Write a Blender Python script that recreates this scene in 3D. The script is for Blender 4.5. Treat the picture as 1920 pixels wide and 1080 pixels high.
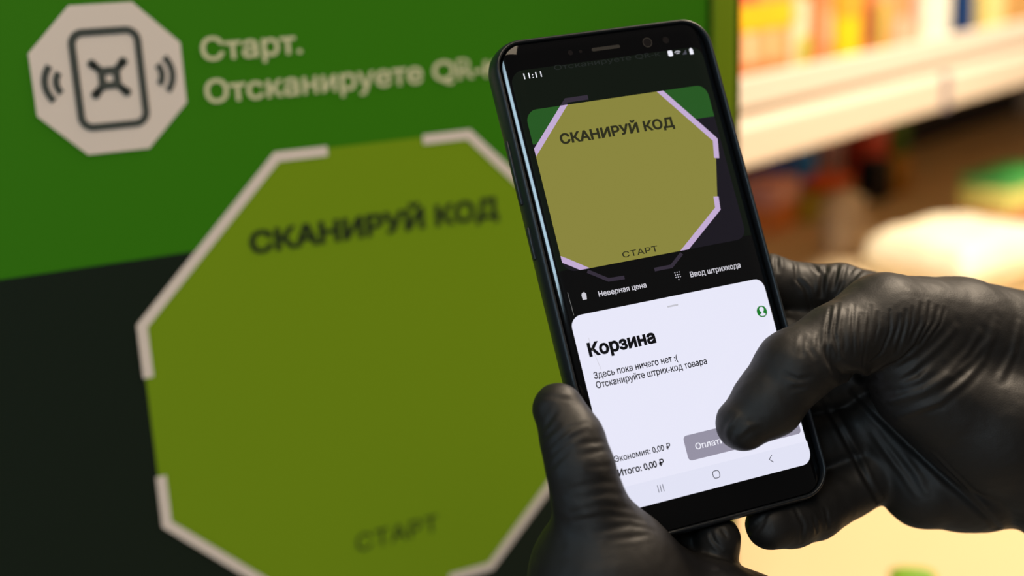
import bpy, bmesh, math, random
import numpy as np
from mathutils import Vector, Matrix, noise
from mathutils.geometry import delaunay_2d_cdt

# ---------------------------------------------------------------- scene, camera, light
scene = bpy.context.scene
for o in list(bpy.data.objects):
    bpy.data.objects.remove(o, do_unlink=True)
COL = scene.collection

CAM_M = Matrix.Identity(4)
rows = ((0.8871740, 0.1587809, -0.4332561), (-0.4595866, 0.2201006, -0.8604277), (-0.0412596, 0.9624678, 0.2682411))
for i in range(3):
    for j in range(3):
        CAM_M[i][j] = rows[i][j]
cam_data = bpy.data.cameras.new('camera')
cam = bpy.data.objects.new('camera', cam_data)
COL.objects.link(cam)
CAM_M.translation = Vector((-0.20710273, -0.54591642, 1.4551521))
cam.matrix_world = CAM_M
cam_data.sensor_width = 36.0
cam_data.lens = 2350 / 1920 * 36
cam_data.clip_start = 0.01
cam_data.dof.use_dof = True
cam_data.dof.focus_distance = 0.408
cam_data.dof.aperture_fstop = 4.5
scene.camera = cam

scene.view_settings.view_transform = 'Standard'
scene.view_settings.look = 'None'
scene.view_settings.gamma = 1.0
scene.view_settings.use_curve_mapping = False
scene.view_settings.exposure = 0.0

world = bpy.data.worlds.new('shop_ambience')
world.use_nodes = True
world.node_tree.nodes['Background'].inputs['Color'].default_value = (1.0, 0.94, 0.88, 1)
world.node_tree.nodes['Background'].inputs['Strength'].default_value = 0.06
scene.world = world

def lamp(name, kind, loc, target, energy, color, size=0.5, size_y=None, up=None):
    d = bpy.data.lights.new(name, kind)
    d.energy = energy
    d.color = color
    if kind == 'AREA':
        d.shape = 'RECTANGLE'
        d.size = size
        d.size_y = size_y or size
    o = bpy.data.objects.new(name, d)
    COL.objects.link(o)
    o.location = loc
    aim = (Vector(target) - Vector(loc)).normalized()
    o.rotation_euler = aim.to_track_quat('-Z', 'Y').to_euler()
    if up:                                                # long side of the lamp turned along this direction
        x = Vector(up).cross(-aim).normalized()
        y = (-aim).cross(x)
        o.rotation_euler = Matrix((x, y, -aim)).transposed().to_euler()
    return o

# unseen: warm lamps assumed over counter and room, cool lights added from the left
lamp('assumed_shelf_lamp', 'AREA', (1.0, -0.04, 2.45), (0.78, 0.48, 1.12), 44, (1.0, 0.82, 0.62), 0.45, 0.45)  # unseen lamp, assumed from the warm light on shelf and counter
lamp('assumed_ceiling_lamp', 'AREA', (-0.3, -0.82, 3.2), (0.0, -0.1, 1.2), 19, (1.0, 0.82, 0.60), 1.2, 1.2)  # unseen overhead lamp, assumed, lighting the board and the gloves
lamp('board_fill_light', 'AREA', (-1.5, -2.0, 1.35), (0.0, 0.0, 1.25), 7.0, (0.80, 0.92, 1.0), 0.7, 0.5)  # unseen fill light, added to brighten the board from the front
lamp('added_edge_highlight_light', 'AREA', (-1.54, -1.515, 2.61), (0.0, -0.2, 1.38), 7.5, (0.60, 0.84, 1.0), 0.26, 0.52, up=(0, 0.66, 0.75))  # unseen cool strip light, added to draw the blue highlight along the glass edge
lamp('added_left_sheen_light', 'AREA', (-2.6, -0.30, 1.75), (0.0, -0.25, 1.30), 10, (0.50, 0.78, 1.0), 0.5, 1.2)  # unseen cool light, added for blue sheen on the case edge and gloves

# ---------------------------------------------------------------- materials
def mat(name, color, rough=0.5, metal=0.0, spec=0.5, bump=None, emit=None, var=None, sheen=0.0, coat=0.0):
    m = bpy.data.materials.new(name)
    m.use_nodes = True
    nt = m.node_tree
    b = nt.nodes['Principled BSDF']
    b.inputs['Base Color'].default_value = (*color, 1)
    b.inputs['Roughness'].default_value = rough
    b.inputs['Metallic'].default_value = metal
    b.inputs['Specular IOR Level'].default_value = spec
    b.inputs['Coat Weight'].default_value = coat
    if emit:
        b.inputs['Emission Color'].default_value = (*emit[0], 1)
        b.inputs['Emission Strength'].default_value = emit[1]
    if var:                                             # slow mottling of the colour: (scale, amount)
        tc = nt.nodes.new('ShaderNodeTexCoord')
        n = nt.nodes.new('ShaderNodeTexNoise')
        n.inputs['Scale'].default_value = var[0]
        n.inputs['Detail'].default_value = 4
        mx = nt.nodes.new('ShaderNodeMix')
        mx.data_type = 'RGBA'
        mx.inputs[6].default_value = (*[c * (1 - var[1]) for c in color], 1)
        mx.inputs[7].default_value = (*[min(1, c * (1 + var[1])) for c in color], 1)
        nt.links.new(tc.outputs['Object'], n.inputs['Vector'])
        nt.links.new(n.outputs['Fac'], mx.inputs[0])
        nt.links.new(mx.outputs[2], b.inputs['Base Color'])
    if bump:                                            # (scale, strength, distance)
        tc = nt.nodes.new('ShaderNodeTexCoord')
        n = nt.nodes.new('ShaderNodeTexNoise')
        n.inputs['Scale'].default_value = bump[0]
        n.inputs['Detail'].default_value = 5
        bp = nt.nodes.new('ShaderNodeBump')
        bp.inputs['Strength'].default_value = bump[1]
        bp.inputs['Distance'].default_value = bump[2]
        nt.links.new(tc.outputs['Object'], n.inputs['Vector'])
        nt.links.new(n.outputs['Fac'], bp.inputs['Height'])
        nt.links.new(bp.outputs['Normal'], b.inputs['Normal'])
    return m

def srgb(r, g, b):
    f = lambda c: (c / 255) / 12.92 if c / 255 <= .04045 else ((c / 255 + .055) / 1.055) ** 2.4
    return (f(r), f(g), f(b))

def screen_mat(name, rgb, k=1.0):                       # lit pixels under glossy glass
    return mat(name, (0.002, 0.002, 0.002), 0.12, spec=0.35, emit=(srgb(*rgb), k))

M = dict(
    green=mat('printed_green', (0.046, 0.255, 0.0015), 0.55, spec=0.25, bump=(900, 0.05, 0.0004)),
    darkgreen=mat('printed_dark_green', (0.008, 0.017, 0.009), 0.55, spec=0.25, bump=(900, 0.05, 0.0004)),
    lime=mat('printed_lime', (0.245, 0.405, 0.007), 0.55, spec=0.25, bump=(900, 0.05, 0.0004)),
    limetrim=mat('lime_trim', (0.22, 0.34, 0.009), 0.5, spec=0.25),
    white=mat('printed_white', (1.0, 0.86, 0.76), 0.6, spec=0.2),
    cream=mat('printed_cream', (0.84, 0.82, 0.50), 0.6, spec=0.2),
    ink=mat('printed_black', (0.022, 0.036, 0.014), 0.6, spec=0.2),
    greyink=mat('printed_grey', (0.085, 0.095, 0.085), 0.6, spec=0.2),
    gap=mat('black_joint', (0.006, 0.010, 0.004), 0.7, spec=0.1),
    kiosk=mat('kiosk_sheet_metal', (0.03, 0.035, 0.03), 0.45, bump=(300, 0.1, 0.001)),
    case=mat('black_phone_case', (0.012, 0.014, 0.017), 0.34, spec=0.5, bump=(2500, 0.05, 0.0002)),
    glass=mat('black_front_glass', (0.002, 0.002, 0.0025), 0.06, spec=0.5),
    lens=mat('dark_lens', (0.01, 0.008, 0.008), 0.05, spec=0.8),
    slit=mat('speaker_slit', (0.012, 0.011, 0.010), 0.4),
    keymetal=mat('key_metal', (0.25, 0.27, 0.30), 0.3, metal=1.0),
    glove=mat('black_nitrile', (0.0115, 0.0100, 0.0092), 0.54, spec=0.38, bump=(1400, 0.10, 0.0006)),
)

# ---------------------------------------------------------------- object helpers
def link(name, me, material=None, parent=None, loc=None):
    o = bpy.data.objects.new(name, me)
    COL.objects.link(o)
    if material is not None:
        me.materials.append(material)
    if parent is not None:
        o.parent = parent
    if loc is not None:
        o.location = loc
    return o

def from_bm(name, bm, material=None, parent=None, loc=None, smooth=False):
    me = bpy.data.meshes.new(name)
    bm.normal_update()
    bm.to_mesh(me)
    bm.free()
    if smooth:
        me.polygons.foreach_set('use_smooth', [True] * len(me.polygons))
    return link(name, me, material, parent, loc)

def empty(name, matrix=None, loc=None):
    o = bpy.data.objects.new(name, None)
    o.empty_display_size = 0.02
    COL.objects.link(o)
    if matrix is not None:
        o.matrix_world = matrix
    if loc is not None:
        o.location = loc
    return o

def tag(o, label, cat, group=None, kind=None):
    o['label'] = label
    o['category'] = cat
    if group:
        o['group'] = group
    if kind:
        o['kind'] = kind
    return o

def structure(o):
    o['kind'] = 'structure'
    return o

def box_bm(x0, x1, y0, y1, z0, z1, bevel=0.0, seg=2, bm=None):
    new = bm is None
    if new:
        bm = bmesh.new()
    r = bmesh.ops.create_cube(bm, size=1.0)
    for v in r['verts']:
        v.co = Vector(((x0 + x1) / 2 + v.co.x * (x1 - x0), (y0 + y1) / 2 + v.co.y * (y1 - y0), (z0 + z1) / 2 + v.co.z * (z1 - z0)))
    if bevel:
        es = [e for e in bm.edges if e.verts[0] in r['verts']]
        bmesh.ops.bevel(bm, geom=es, offset=bevel, segments=seg, affect='EDGES', profile=0.5)
    return bm

# flat outlines ----------------------------------------------------
def rrect(x0, y0, x1, y1, r, n=8):
    pts = []
    for cx, cy, a0 in ((x1 - r, y1 - r, 0), (x0 + r, y1 - r, 90), (x0 + r, y0 + r, 180), (x1 - r, y0 + r, 270)):
        for i in range(n + 1):
            a = math.radians(a0 + 90 * i / n)
            pts.append((cx + r * math.cos(a), cy + r * math.sin(a)))
    return pts

def circle(cx, cy, r, n=40):
    return [(cx + r * math.cos(2 * math.pi * i / n), cy + r * math.sin(2 * math.pi * i / n)) for i in range(n)]

def clip(poly, win):
    """Sutherland-Hodgman: poly clipped to the convex anticlockwise outline win."""
    out = list(poly)
    for i in range(len(win)):
        a, b = win[i], win[(i + 1) % len(win)]
        if abs(a[0] - b[0]) + abs(a[1] - b[1]) < 1e-9:
            continue
        side = lambda p: (b[0] - a[0]) * (p[1] - a[1]) - (b[1] - a[1]) * (p[0] - a[0])
        src, out = out, []
        for j in range(len(src)):
            p, q = src[j - 1], src[j]
            sp, sq = side(p), side(q)
            if sp * sq < 0:
                t = sp / (sp - sq)
                out.append((p[0] + (q[0] - p[0]) * t, p[1] + (q[1] - p[1]) * t))
            if sq >= 0:
                out.append(q)
        if not out:
            return []
    return out

def ribbon(pts, w):
    """Outline quads of a mitred polyline of width w; returns a list of quads."""
    P = [Vector(p) for p in pts]
    L, R = [], []
    for i, p in enumerate(P):
        d0 = (p - P[i - 1]).normalized() if i > 0 else (P[1] - p).normalized()
        d1 = (P[i + 1] - p).normalized() if i < len(P) - 1 else d0
        n0, n1 = Vector((-d0.y, d0.x)), Vector((-d1.y, d1.x))
        b = (n0 + n1).normalized()
        k = w / 2 / max(0.3, b.dot(n0))
        L.append(p + b * k)
        R.append(p - b * k)
    return [[tuple(R[i]), tuple(R[i + 1]), tuple(L[i + 1]), tuple(L[i])] for i in range(len(P) - 1)]

def ring_quads(outer, inner):
    n = len(outer)
    return [[outer[i], outer[(i + 1) % n], inner[(i + 1) % n], inner[i]] for i in range(n)]

def arc(cx, cy, r, a0, a1, n=14):
    return [(cx + r * math.cos(math.radians(a0 + (a1 - a0) * i / n)), cy + r * math.sin(math.radians(a0 + (a1 - a0) * i / n))) for i in range(n + 1)]

def text_polys(body, x0, y0, width, cap, bold=0.0, shear=0.0):
    """Faces of a line of lettering: left end x0, baseline y0, total width and capital height given."""
    def flat(s, off):
        c = bpy.data.curves.new('lettering', 'FONT')
        c.body = s
        c.fill_mode = 'NONE'
        c.resolution_u = 5
        o = bpy.data.objects.new('lettering', c)
        COL.objects.link(o)
        dg = bpy.context.evaluated_depsgraph_get()
        dg.update()
        me = bpy.data.meshes.new_from_object(o.evaluated_get(dg))
        co = [v.co.xy.copy() for v in me.vertices]
        nxt = {e.vertices[0]: e.vertices[1] for e in me.edges}
        if len(nxt) < len(me.edges):                      # closing edges may be stored the other way round
            nxt = {}
            for e in me.edges:
                a, b = e.vertices
                if abs(a - b) > 1:
                    a, b = max(a, b), min(a, b)
                else:
                    a, b = min(a, b), max(a, b)
                nxt[a] = b
        bpy.data.objects.remove(o)
        bpy.data.curves.remove(c)
        bpy.data.meshes.remove(me)
        loops, seen = [], set()
        for v0 in sorted(nxt):
            if v0 in seen:
                continue
            lp, v = [], v0
            while v not in seen and v in nxt:
                seen.add(v)
                lp.append(co[v])
                v = nxt[v]
            q = [p for k, p in enumerate(lp) if (p - lp[k - 1]).length > 1e-5]
            if len(q) > 2:
                loops.append(q)
        area = lambda lp: sum(lp[k - 1].x * lp[k].y - lp[k].x * lp[k - 1].y for k in range(len(lp))) / 2
        # contours of one letter overlap in x; the largest of them tells which way round outlines run in that font
        spans = [(min(p.x for p in lp), max(p.x for p in lp)) for lp in loops]
        turn = []
        for a in range(len(loops)):
            mates, grow = {a}, True
            while grow:
                grow = False
                x0, x1 = min(spans[k][0] for k in mates), max(spans[k][1] for k in mates)
                for k in range(len(loops)):
                    if k not in mates and min(x1, spans[k][1]) - max(x0, spans[k][0]) > .5 * (spans[k][1] - spans[k][0]):
                        mates.add(k)
                        grow = True
            big = max(mates, key=lambda k: abs(area(loops[k])))
            turn.append(1 if area(loops[big]) > 0 else -1)
        out = []
        for lp in loops:                                  # heavier weight: the outlines moved outwards
            n = len(lp)
            r = []
            sgn = turn[next(k for k in range(len(loops)) if loops[k] is lp)]
            for k in range(n):
                d0 = (lp[k] - lp[k - 1]).normalized()
                d1 = (lp[(k + 1) % n] - lp[k]).normalized()
                n0, n1 = Vector((d0.y, -d0.x)), Vector((d1.y, -d1.x))
                b = n0 + n1
                if b.length < .3:
                    b = n0
                b.normalize()
                r.append(lp[k] + b * (sgn * off / max(.5, b.dot(n0))))
            out.append(r)
        vs, es = [], []
        for lp in out:
            k0 = len(vs)
            vs += lp
            es += [(k0 + k, k0 + (k + 1) % len(lp)) for k in range(len(lp))]
        r = delaunay_2d_cdt(vs, es, [], 0, 1e-6)
        V2 = r[0]
        seg = [(lp[k - 1], lp[k]) for lp in out for k in range(len(lp))]
        ax = np.array([p.x for p, q in seg]); ay = np.array([p.y for p, q in seg])
        bx = np.array([q.x for p, q in seg]); by = np.array([q.y for p, q in seg])
        fs = []
        for f in r[2]:
            m_ = (V2[f[0]] + V2[f[1]] + V2[f[2]]) / 3
            up = (ay <= m_.y) & (by > m_.y)
            dn = (by <= m_.y) & (ay > m_.y)
            with np.errstate(divide='ignore', invalid='ignore'):
                xx = ax + (m_.y - ay) / (by - ay) * (bx - ax)
            if int((up & (xx > m_.x)).sum()) - int((dn & (xx > m_.x)).sum()):
                fs.append(tuple(f))
        return list(V2), fs
    h, _ = flat('Н', 0)
    caph = max(v.y for v in h) - min(v.y for v in h)
    base = min(v.y for v in h)
    co, fs = flat(body, bold)
    a, b = min(v.x for v in co), max(v.x for v in co)
    sx, sy = width / (b - a), cap / caph
    pts = [((v.x - a) * sx + x0, (v.y - base) * sy + y0) for v in co]
    return [[pts[i] for i in f] for f in fs]

# ---------------------------------------------------------------- smartphone
PHONE_M = Matrix(((0.9907912, 0.0078262, -0.1351722, 0.0159007), (-0.1249556, 0.4373131, -0.8905860, -0.2133180), (0.0521427, 0.8992753, 0.4342639, 1.3492734), (0, 0, 0, 1)))
MM = 0.001
phone = empty('smartphone', PHONE_M)
tag(phone, 'black smartphone in a black case with a lit shopping app on its screen', 'phone')
CASE_W, CASE_H = 40.6, 84.6                              # half width and half height of the case

def glass_z(x, y):
    return -0.042 * max(0, abs(x) - 30.5) ** 2 - 0.05 * max(0, abs(y) - 78.5) ** 2

def loft(rings, cap_first=True, cap_last=True):
    bm = bmesh.new()
    R = [[bm.verts.new(Vector(p) * MM) for p in r] for r in rings]
    n = len(R[0])
    for a, b in zip(R[:-1], R[1:]):
        for i in range(n):
            bm.faces.new((a[i], a[(i + 1) % n], b[(i + 1) % n], b[i]))
    if cap_first:
        bm.faces.new(list(reversed(R[0])))
    if cap_last:
        bm.faces.new(R[-1])
    bmesh.ops.recalc_face_normals(bm, faces=bm.faces)
    return bm

def body_ring(inset, z, w=CASE_W, h=CASE_H, r=11.0, n=14):
    rr = max(1.5, r - inset)
    return [(x, y, z) for x, y in rrect(-w + inset, -h + inset, w - inset, h - inset, rr, n)]

prof = [(5.0, -10.6), (2.6, -10.4), (1.2, -9.8), (0.4, -8.7), (0.0, -7.0), (0.0, -4.6), (0.25, -2.6), (0.6, -1.2), (0.95, -0.35), (1.35, 0.05), (1.8, 0.0), (2.05, -0.4), (2.15, -1.4), (2.2, -4.0)]
case = from_bm('phone_case', loft([body_ring(i, z) for i, z in prof], True, False), M['case'], phone, smooth=True)
case['label'] = 'black rubber case with raised rim'
def side_key(name, side, y0, y1, m, z=-5.2, out=0.55):
    bm = bmesh.new()
    x = side * (CASE_W + out / 2 - 0.5)
    box_bm((x - out / 2 - .5) * MM, (x + out / 2 + .5) * MM, y0 * MM, y1 * MM, (z - 1.3) * MM, (z + 1.3) * MM, 0.0005, 3, bm)
    return from_bm(name, bm, m, case, smooth=True)
side_key('volume_button', -1, 29.5, 51.5, M['case'])
side_key('assistant_button', -1, 11.0, 22.0, M['case'])
side_key('power_button', 1, 21.0, 46.0, M['case'])

# curved front glass
def glass_mesh():
    W, H, r = CASE_W - 2.25, CASE_H - 2.4, 9.0
    ys = sorted(set([round(-H + r * (1 - math.cos(math.radians(a))), 3) for a in range(0, 91, 6)]
                    + [round(H - r * (1 - math.cos(math.radians(a))), 3) for a in range(0, 91, 6)]
                    + [round(-H + r + (2 * H - 2 * r) * i / 40, 3) for i in range(41)]))
    us = [-1 + 2 * i / 60 for i in range(61)]
    us = [math.copysign(abs(u) ** 0.75, u) for u in us]
    bm = bmesh.new()
    grid = []
    for y in ys:
        d = abs(y) - (H - r)
        hw = W if d <= 0 else W - r + math.sqrt(max(0, r * r - d * d))
        grid.append([bm.verts.new(Vector((u * hw, y, glass_z(u * hw, y))) * MM) for u in us])
    for a, b in zip(grid[:-1], grid[1:]):
        for i in range(len(us) - 1):
            bm.faces.new((a[i], a[i + 1], b[i + 1], b[i]))
    ed = [e for e in bm.edges if e.is_boundary]
    ex = bmesh.ops.extrude_edge_only(bm, edges=ed)
    for v in ex['geom']:
        if isinstance(v, bmesh.types.BMVert):
            v.co.z = -6 * MM
    bmesh.ops.recalc_face_normals(bm, faces=bm.faces)
    return bm
front = from_bm('front_glass', glass_mesh(), M['glass'], phone, smooth=True)
front['label'] = 'glossy black front glass with curved long edges'

def lay(name, polys, layer, material, parent):
    """Flat figures laid on the curved glass, layer after layer a few hundredths of a millimetre apart."""
    bm = bmesh.new()
    for p in polys:
        q = []
        for a in p:
            if not q or (abs(a[0] - q[-1][0]) + abs(a[1] - q[-1][1])) > 1e-6:
                q.append(a)
        if len(q) > 2:
            bm.faces.new([bm.verts.new((a[0], a[1], 0)) for a in q])
    bm.normal_update()
    for f in bm.faces:
        if f.normal.z < 0:
            f.normal_flip()
    if any(abs(v.co.x) > 30 for v in bm.verts):
        for s in (-1, 1):
            for k in (30.5, 31.5, 32.5, 33.3, 34.0, 34.6, 35.1):
                bmesh.ops.bisect_plane(bm, geom=bm.verts[:] + bm.edges[:] + bm.faces[:], plane_co=(s * k, 0, 0), plane_no=(1, 0, 0))
    for v in bm.verts:
        v.co = Vector((v.co.x, v.co.y, glass_z(v.co.x, v.co.y) + 0.03 + 0.03 * layer)) * MM
    o = from_bm(name, bm, material, parent)
    return o

SM = dict(
    mask=screen_mat('screen_dimmed_camera', (13, 20, 13)),
    maskgreen=screen_mat('screen_dimmed_green', (16, 26, 15)),
    bar=screen_mat('screen_black', (8, 8, 9)),
    olive=screen_mat('screen_olive', (138, 134, 62)),
    pgreen=screen_mat('screen_green', (38, 88, 34)),
    pdark=screen_mat('screen_dark', (27, 24, 32)),
    lilac=screen_mat('screen_lilac', (196, 172, 212)),
    dimlilac=screen_mat('screen_dim_lilac', (52, 45, 58)),
    ptext=screen_mat('screen_dark_olive', (44, 44, 27)),
    white=screen_mat('screen_white', (232, 232, 249)),
    navwhite=screen_mat('screen_nav_white', (226, 227, 245)),
    grey=screen_mat('screen_button_grey', (150, 146, 164)),
    lightgrey=screen_mat('screen_handle_grey', (196, 196, 206)),
    black=screen_mat('screen_ink', (12, 12, 16)),
    midgrey=screen_mat('screen_icon_grey', (78, 78, 88)),
    text=screen_mat('screen_label_white', (205, 203, 212)),
    bright=screen_mat('screen_clock_white', (240, 240, 250)),
    dimtext=screen_mat('screen_dim_text', (34, 38, 36)),
    avatar=screen_mat('screen_avatar_green', (24, 122, 40)),
    crack_glint=mat('crack_and_glint_line', (0.45, 0.45, 0.47), 0.4),
)
SW, SH = 35.4, 73.1
scr_out = rrect(-SW, -SH, SW, SH, 4.2, 10)
disp = lay('display', [scr_out], 0, SM['mask'], phone)
disp['label'] = 'lit display showing a camera preview above a white panel'
lay('menu_bar', [clip(rrect(-SW, -22, SW, 5.2, 0.1, 1), scr_out)], 1, SM['bar'], disp)
# camera preview window
win = rrect(-33.6, 4.3, 33.0, 59.3, 4.0, 8)
pv = lambda name, polys, layer, m: lay(name, [c for c in (clip(p, win) for p in polys) if c], layer, m, disp)
pv('preview_sky_green', [[(-40, 47.8), (40, 47.8), (40, 70), (-40, 70)]], 2, SM['pgreen']).name = 'preview_green_field'
pv('preview_dark_field', [[(-40, 0), (40, 0), (40, 47.8), (-40, 47.8)]], 2, SM['pdark'])
octo = [(-18.6, 60.4), (-37.5, 41.0), (-38.0, 11.6), (-19.6, -0.6), (2.6, -0.6), (25.1, 16.2), (30.9, 39.4), (14.6, 60.2)]
pv('preview_octagon', [octo], 3, SM['olive'])
for line in ([(-37.5, 41.0), (-18.6, 60.6), (-10.5, 60.6)], [(7.5, 60.3), (14.6, 60.3), (30.9, 39.6), (29.6, 33.2)],
             [(25.6, 20.2), (25.1, 16.0), (3.2, -0.2)], [(-38, 11.8), (-19.4, -0.5), (-12, -0.5)]):
    pv('preview_bracket', ribbon(line, 1.9), 4, SM['lilac'])
lay('dimmed_bracket', [q for q in ribbon([(-21.4, 57.9), (-18.6, 60.8), (-10.8, 60.8)], 1.6)], 3, SM['dimlilac'], disp)
lay('dimmed_bracket', [q for q in ribbon([(-26, 3.5), (-19.6, -0.6), (-14, -0.8)], 1.2) + ribbon([(8, 3.4), (3.2, -0.2), (-3, -0.2)], 1.2)], 3, SM['dimlilac'], disp)
lay('preview_title', text_polys('СКАНИРУЙ КОД', -24.2, 46.4, 41.6, 3.3, 0.04), 5, SM['ptext'], disp)
lay('preview_caption', text_polys('СТАРТ', -12.8, 5.6, 12.8, 1.9, 0.01), 5, SM['ptext'], disp)
# status bar
lay('clock_text', text_polys('11:11', -31.2, 70.0, 6.3, 2.0, 0.008), 3, SM['bright'], disp)
lay('dimmed_text', text_polys('Отсканируете QR-к', -20, 71.6, 39, 1.7), 1, SM['dimtext'], disp)
al = [rrect(21.9, 70.9, 23.7, 73.0, 0.5, 4)]
lay('alarm_icon', al, 3, SM['bright'], disp)
lay('signal_icon', ribbon(arc(25.6, 70.9, 1.5, 45, 135, 8), 0.35) + ribbon(arc(25.6, 70.9, 0.8, 45, 135, 8), 0.3), 3, SM['lightgrey'], disp)
lay('signal_icon', [[(27.2, 70.9), (28.9, 70.9), (28.9, 72.6)]], 3, SM['midgrey'], disp)
lay('battery_icon', [rrect(30.1, 70.6, 31.5, 72.6, 0.25, 3), rrect(30.5, 72.6, 31.1, 72.9, 0.05, 1)], 3, SM['bright'], disp)
# menu bar figures
tagp = [(-29.9, -5.4), (-28.5, -5.4), (-28.3, -3.6), (-28.9, -2.9), (-29.7, -3.2), (-30.0, -3.8)]
lay('price_tag_icon', [tagp], 3, SM['text'], disp)
lay('menu_text', text_polys('Неверная цена', -24.2, -5.4, 17.0, 1.75, 0.02), 3, SM['text'], disp)
lay('menu_text', text_polys('Ввод штрихкода', 9.0, -5.0, 18.8, 1.8, 0.02), 3, SM['text'], disp)
lay('keypad_icon', [circle(3.8 + .8 * i, -2.5 - .8 * j, .2, 10) for i in range(3) for j in range(3)] + [circle(4.6, -4.95, .2, 10)], 3, SM['text'], disp)
# basket panel
pan = rrect(-35.4, -78, 35.0, -9.9, 3.6, 8)
lay('basket_panel', [clip(pan, scr_out)], 2, SM['white'], disp)
lay('navigation_bar', [clip([(-36, -74), (36, -74), (36, -65.8), (-36, -65.8)], scr_out)], 3, SM['navwhite'], disp)
lay('drag_handle', [rrect(-1.9, -13.3, 2.1, -12.75, 0.26, 5)], 3, SM['lightgrey'], disp)
lay('avatar_icon', [circle(31.2, -20.9, 1.95)], 3, SM['avatar'], disp)
lay('avatar_figure', [circle(31.2, -20.2, 0.86, 24), [(30.85, -20.9), (30.85, -21.45), (30.0, -21.9), (30.5, -22.35), (31.2, -22.5), (31.9, -22.35), (32.4, -21.9), (31.55, -21.45), (31.55, -20.9)]], 4, SM['white'], disp)
lay('heading_text', text_polys('Корзина', -32.3, -23.5, 23.6, 4.1, 0.045), 4, SM['black'], disp)
lay('body_text', text_polys('Здесь пока ничего нет :(', -32.5, -30.8, 29.7, 2.1, 0.016), 4, SM['black'], disp)
lay('body_text', text_polys('Отсканируйте штрих-код товара', -32.5, -33.9, 39.4, 2.1, 0.016), 4, SM['black'], disp)
lay('savings_text', text_polys('Экономия: 0,00 ₽', -32.5, -57.7, 19.6, 1.95, 0.012), 4, SM['black'], disp)
lay('total_text', text_polys('Итого: 0,00 ₽', -32.4, -62.2, 16.0, 2.1, 0.026), 4, SM['black'], disp)
btn = lay('pay_button', [rrect(-8.0, -62.9, 33.8, -54.8, 1.3, 6)], 4, SM['grey'], disp)
btn['label'] = 'grey rounded pay button'
lay('button_text', text_polys('Оплатить', -4.6, -59.9, 13.4, 2.0, 0.012), 6, SM['bright'], disp)
lay('recents_icon', ribbon([(-20.6, -70.1), (-20.6, -67.8)], .22) + ribbon([(-19.7, -70.1), (-19.7, -67.8)], .22) + ribbon([(-18.8, -70.1), (-18.8, -67.8)], .22), 5, SM['midgrey'], disp)
lay('home_icon', ring_quads(rrect(-1.2, -70.3, 1.4, -67.7, .95, 6), rrect(-.95, -70.05, 1.15, -67.95, .72, 6)), 5, SM['midgrey'], disp)
lay('back_icon', ribbon([(21.0, -67.4), (19.7, -68.6), (21.0, -69.8)], .24), 5, SM['midgrey'], disp)
lay('crack_and_glint_line', ribbon([(-34.2, -2.0), (-34.0, -9.6)], 0.10), 7, SM['crack_glint'], disp)  # highlight on the glass edge, painted in as a thin pale line
lay('crack_and_glint_line', ribbon([(-31.2, -17.6), (-30.9, -21.0), (-29.6, -28.4)], 0.07), 7, SM['crack_glint'], disp)
# fittings above the display
ep = lay('earpiece_slot', [rrect(-5.2, 76.3, 5.2, 77.5, .55, 6)], 0, M['slit'], phone)
fc = lay('front_camera', [circle(15.5, 76.9, 1.75, 32)], 0, M['lens'], phone)
lay('lens_ring', ring_quads(circle(15.5, 76.9, 1.75, 32), circle(15.5, 76.9, 1.45, 32)), 1, M['slit'], fc)
lay('light_sensor', [circle(-13.0, 76.9, .9, 20)], 0, M['lens'], phone)
lay('light_sensor', [circle(-9.3, 76.9, .6, 20)], 0, M['lens'], phone)
lay('iris_sensor', [circle(22.5, 76.9, 1.2, 24)], 0, M['lens'], phone)

# ---------------------------------------------------------------- gloved hands
def cone_sdf(P, a, b, ra, rb):
    a = np.array(a, np.float32); b = np.array(b, np.float32); ba = b - a
    pa = P - a
    h = np.clip((pa @ ba) / max(float(ba @ ba), 1e-9), 0, 1)
    d = pa - h[:, None] * ba
    return np.sqrt((d * d).sum(1)) - (ra + (rb - ra) * h)
def smooth_min(a, b, k):
    h = np.clip(.5 + .5 * (b - a) / k, 0, 1)
    return b * (1 - h) + a * h - k * h * (1 - h)
def phone_sdf(P):
    # rounded slab the size of the cased phone (half sizes in millimetres)
    q = np.abs(P[:, :2]) - np.array([CASE_W - 11, CASE_H - 11], np.float32)
    d2 = np.sqrt((np.maximum(q, 0) ** 2).sum(1)) + np.minimum(q.max(1), 0) - 11
    dz = np.abs(P[:, 2] + 5.0) - 5.6
    w = np.stack([d2 + 2, dz + 2], 1)
    return np.sqrt((np.maximum(w, 0) ** 2).sum(1)) + np.minimum(w.max(1), 0) - 2
def hand_sdf(P, spec):
    tot = None
    for chain, kin, kout in spec:
        g = None
        for (x0, y0, z0, r0), (x1, y1, z1, r1) in zip(chain[:-1], chain[1:]):
            d = cone_sdf(P, (x0, y0, z0), (x1, y1, z1), r0, r1)
            g = d if g is None else smooth_min(g, d, kin)
        tot = g if tot is None else smooth_min(tot, g, kout)
    return np.maximum(tot, -phone_sdf(P))


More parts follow.
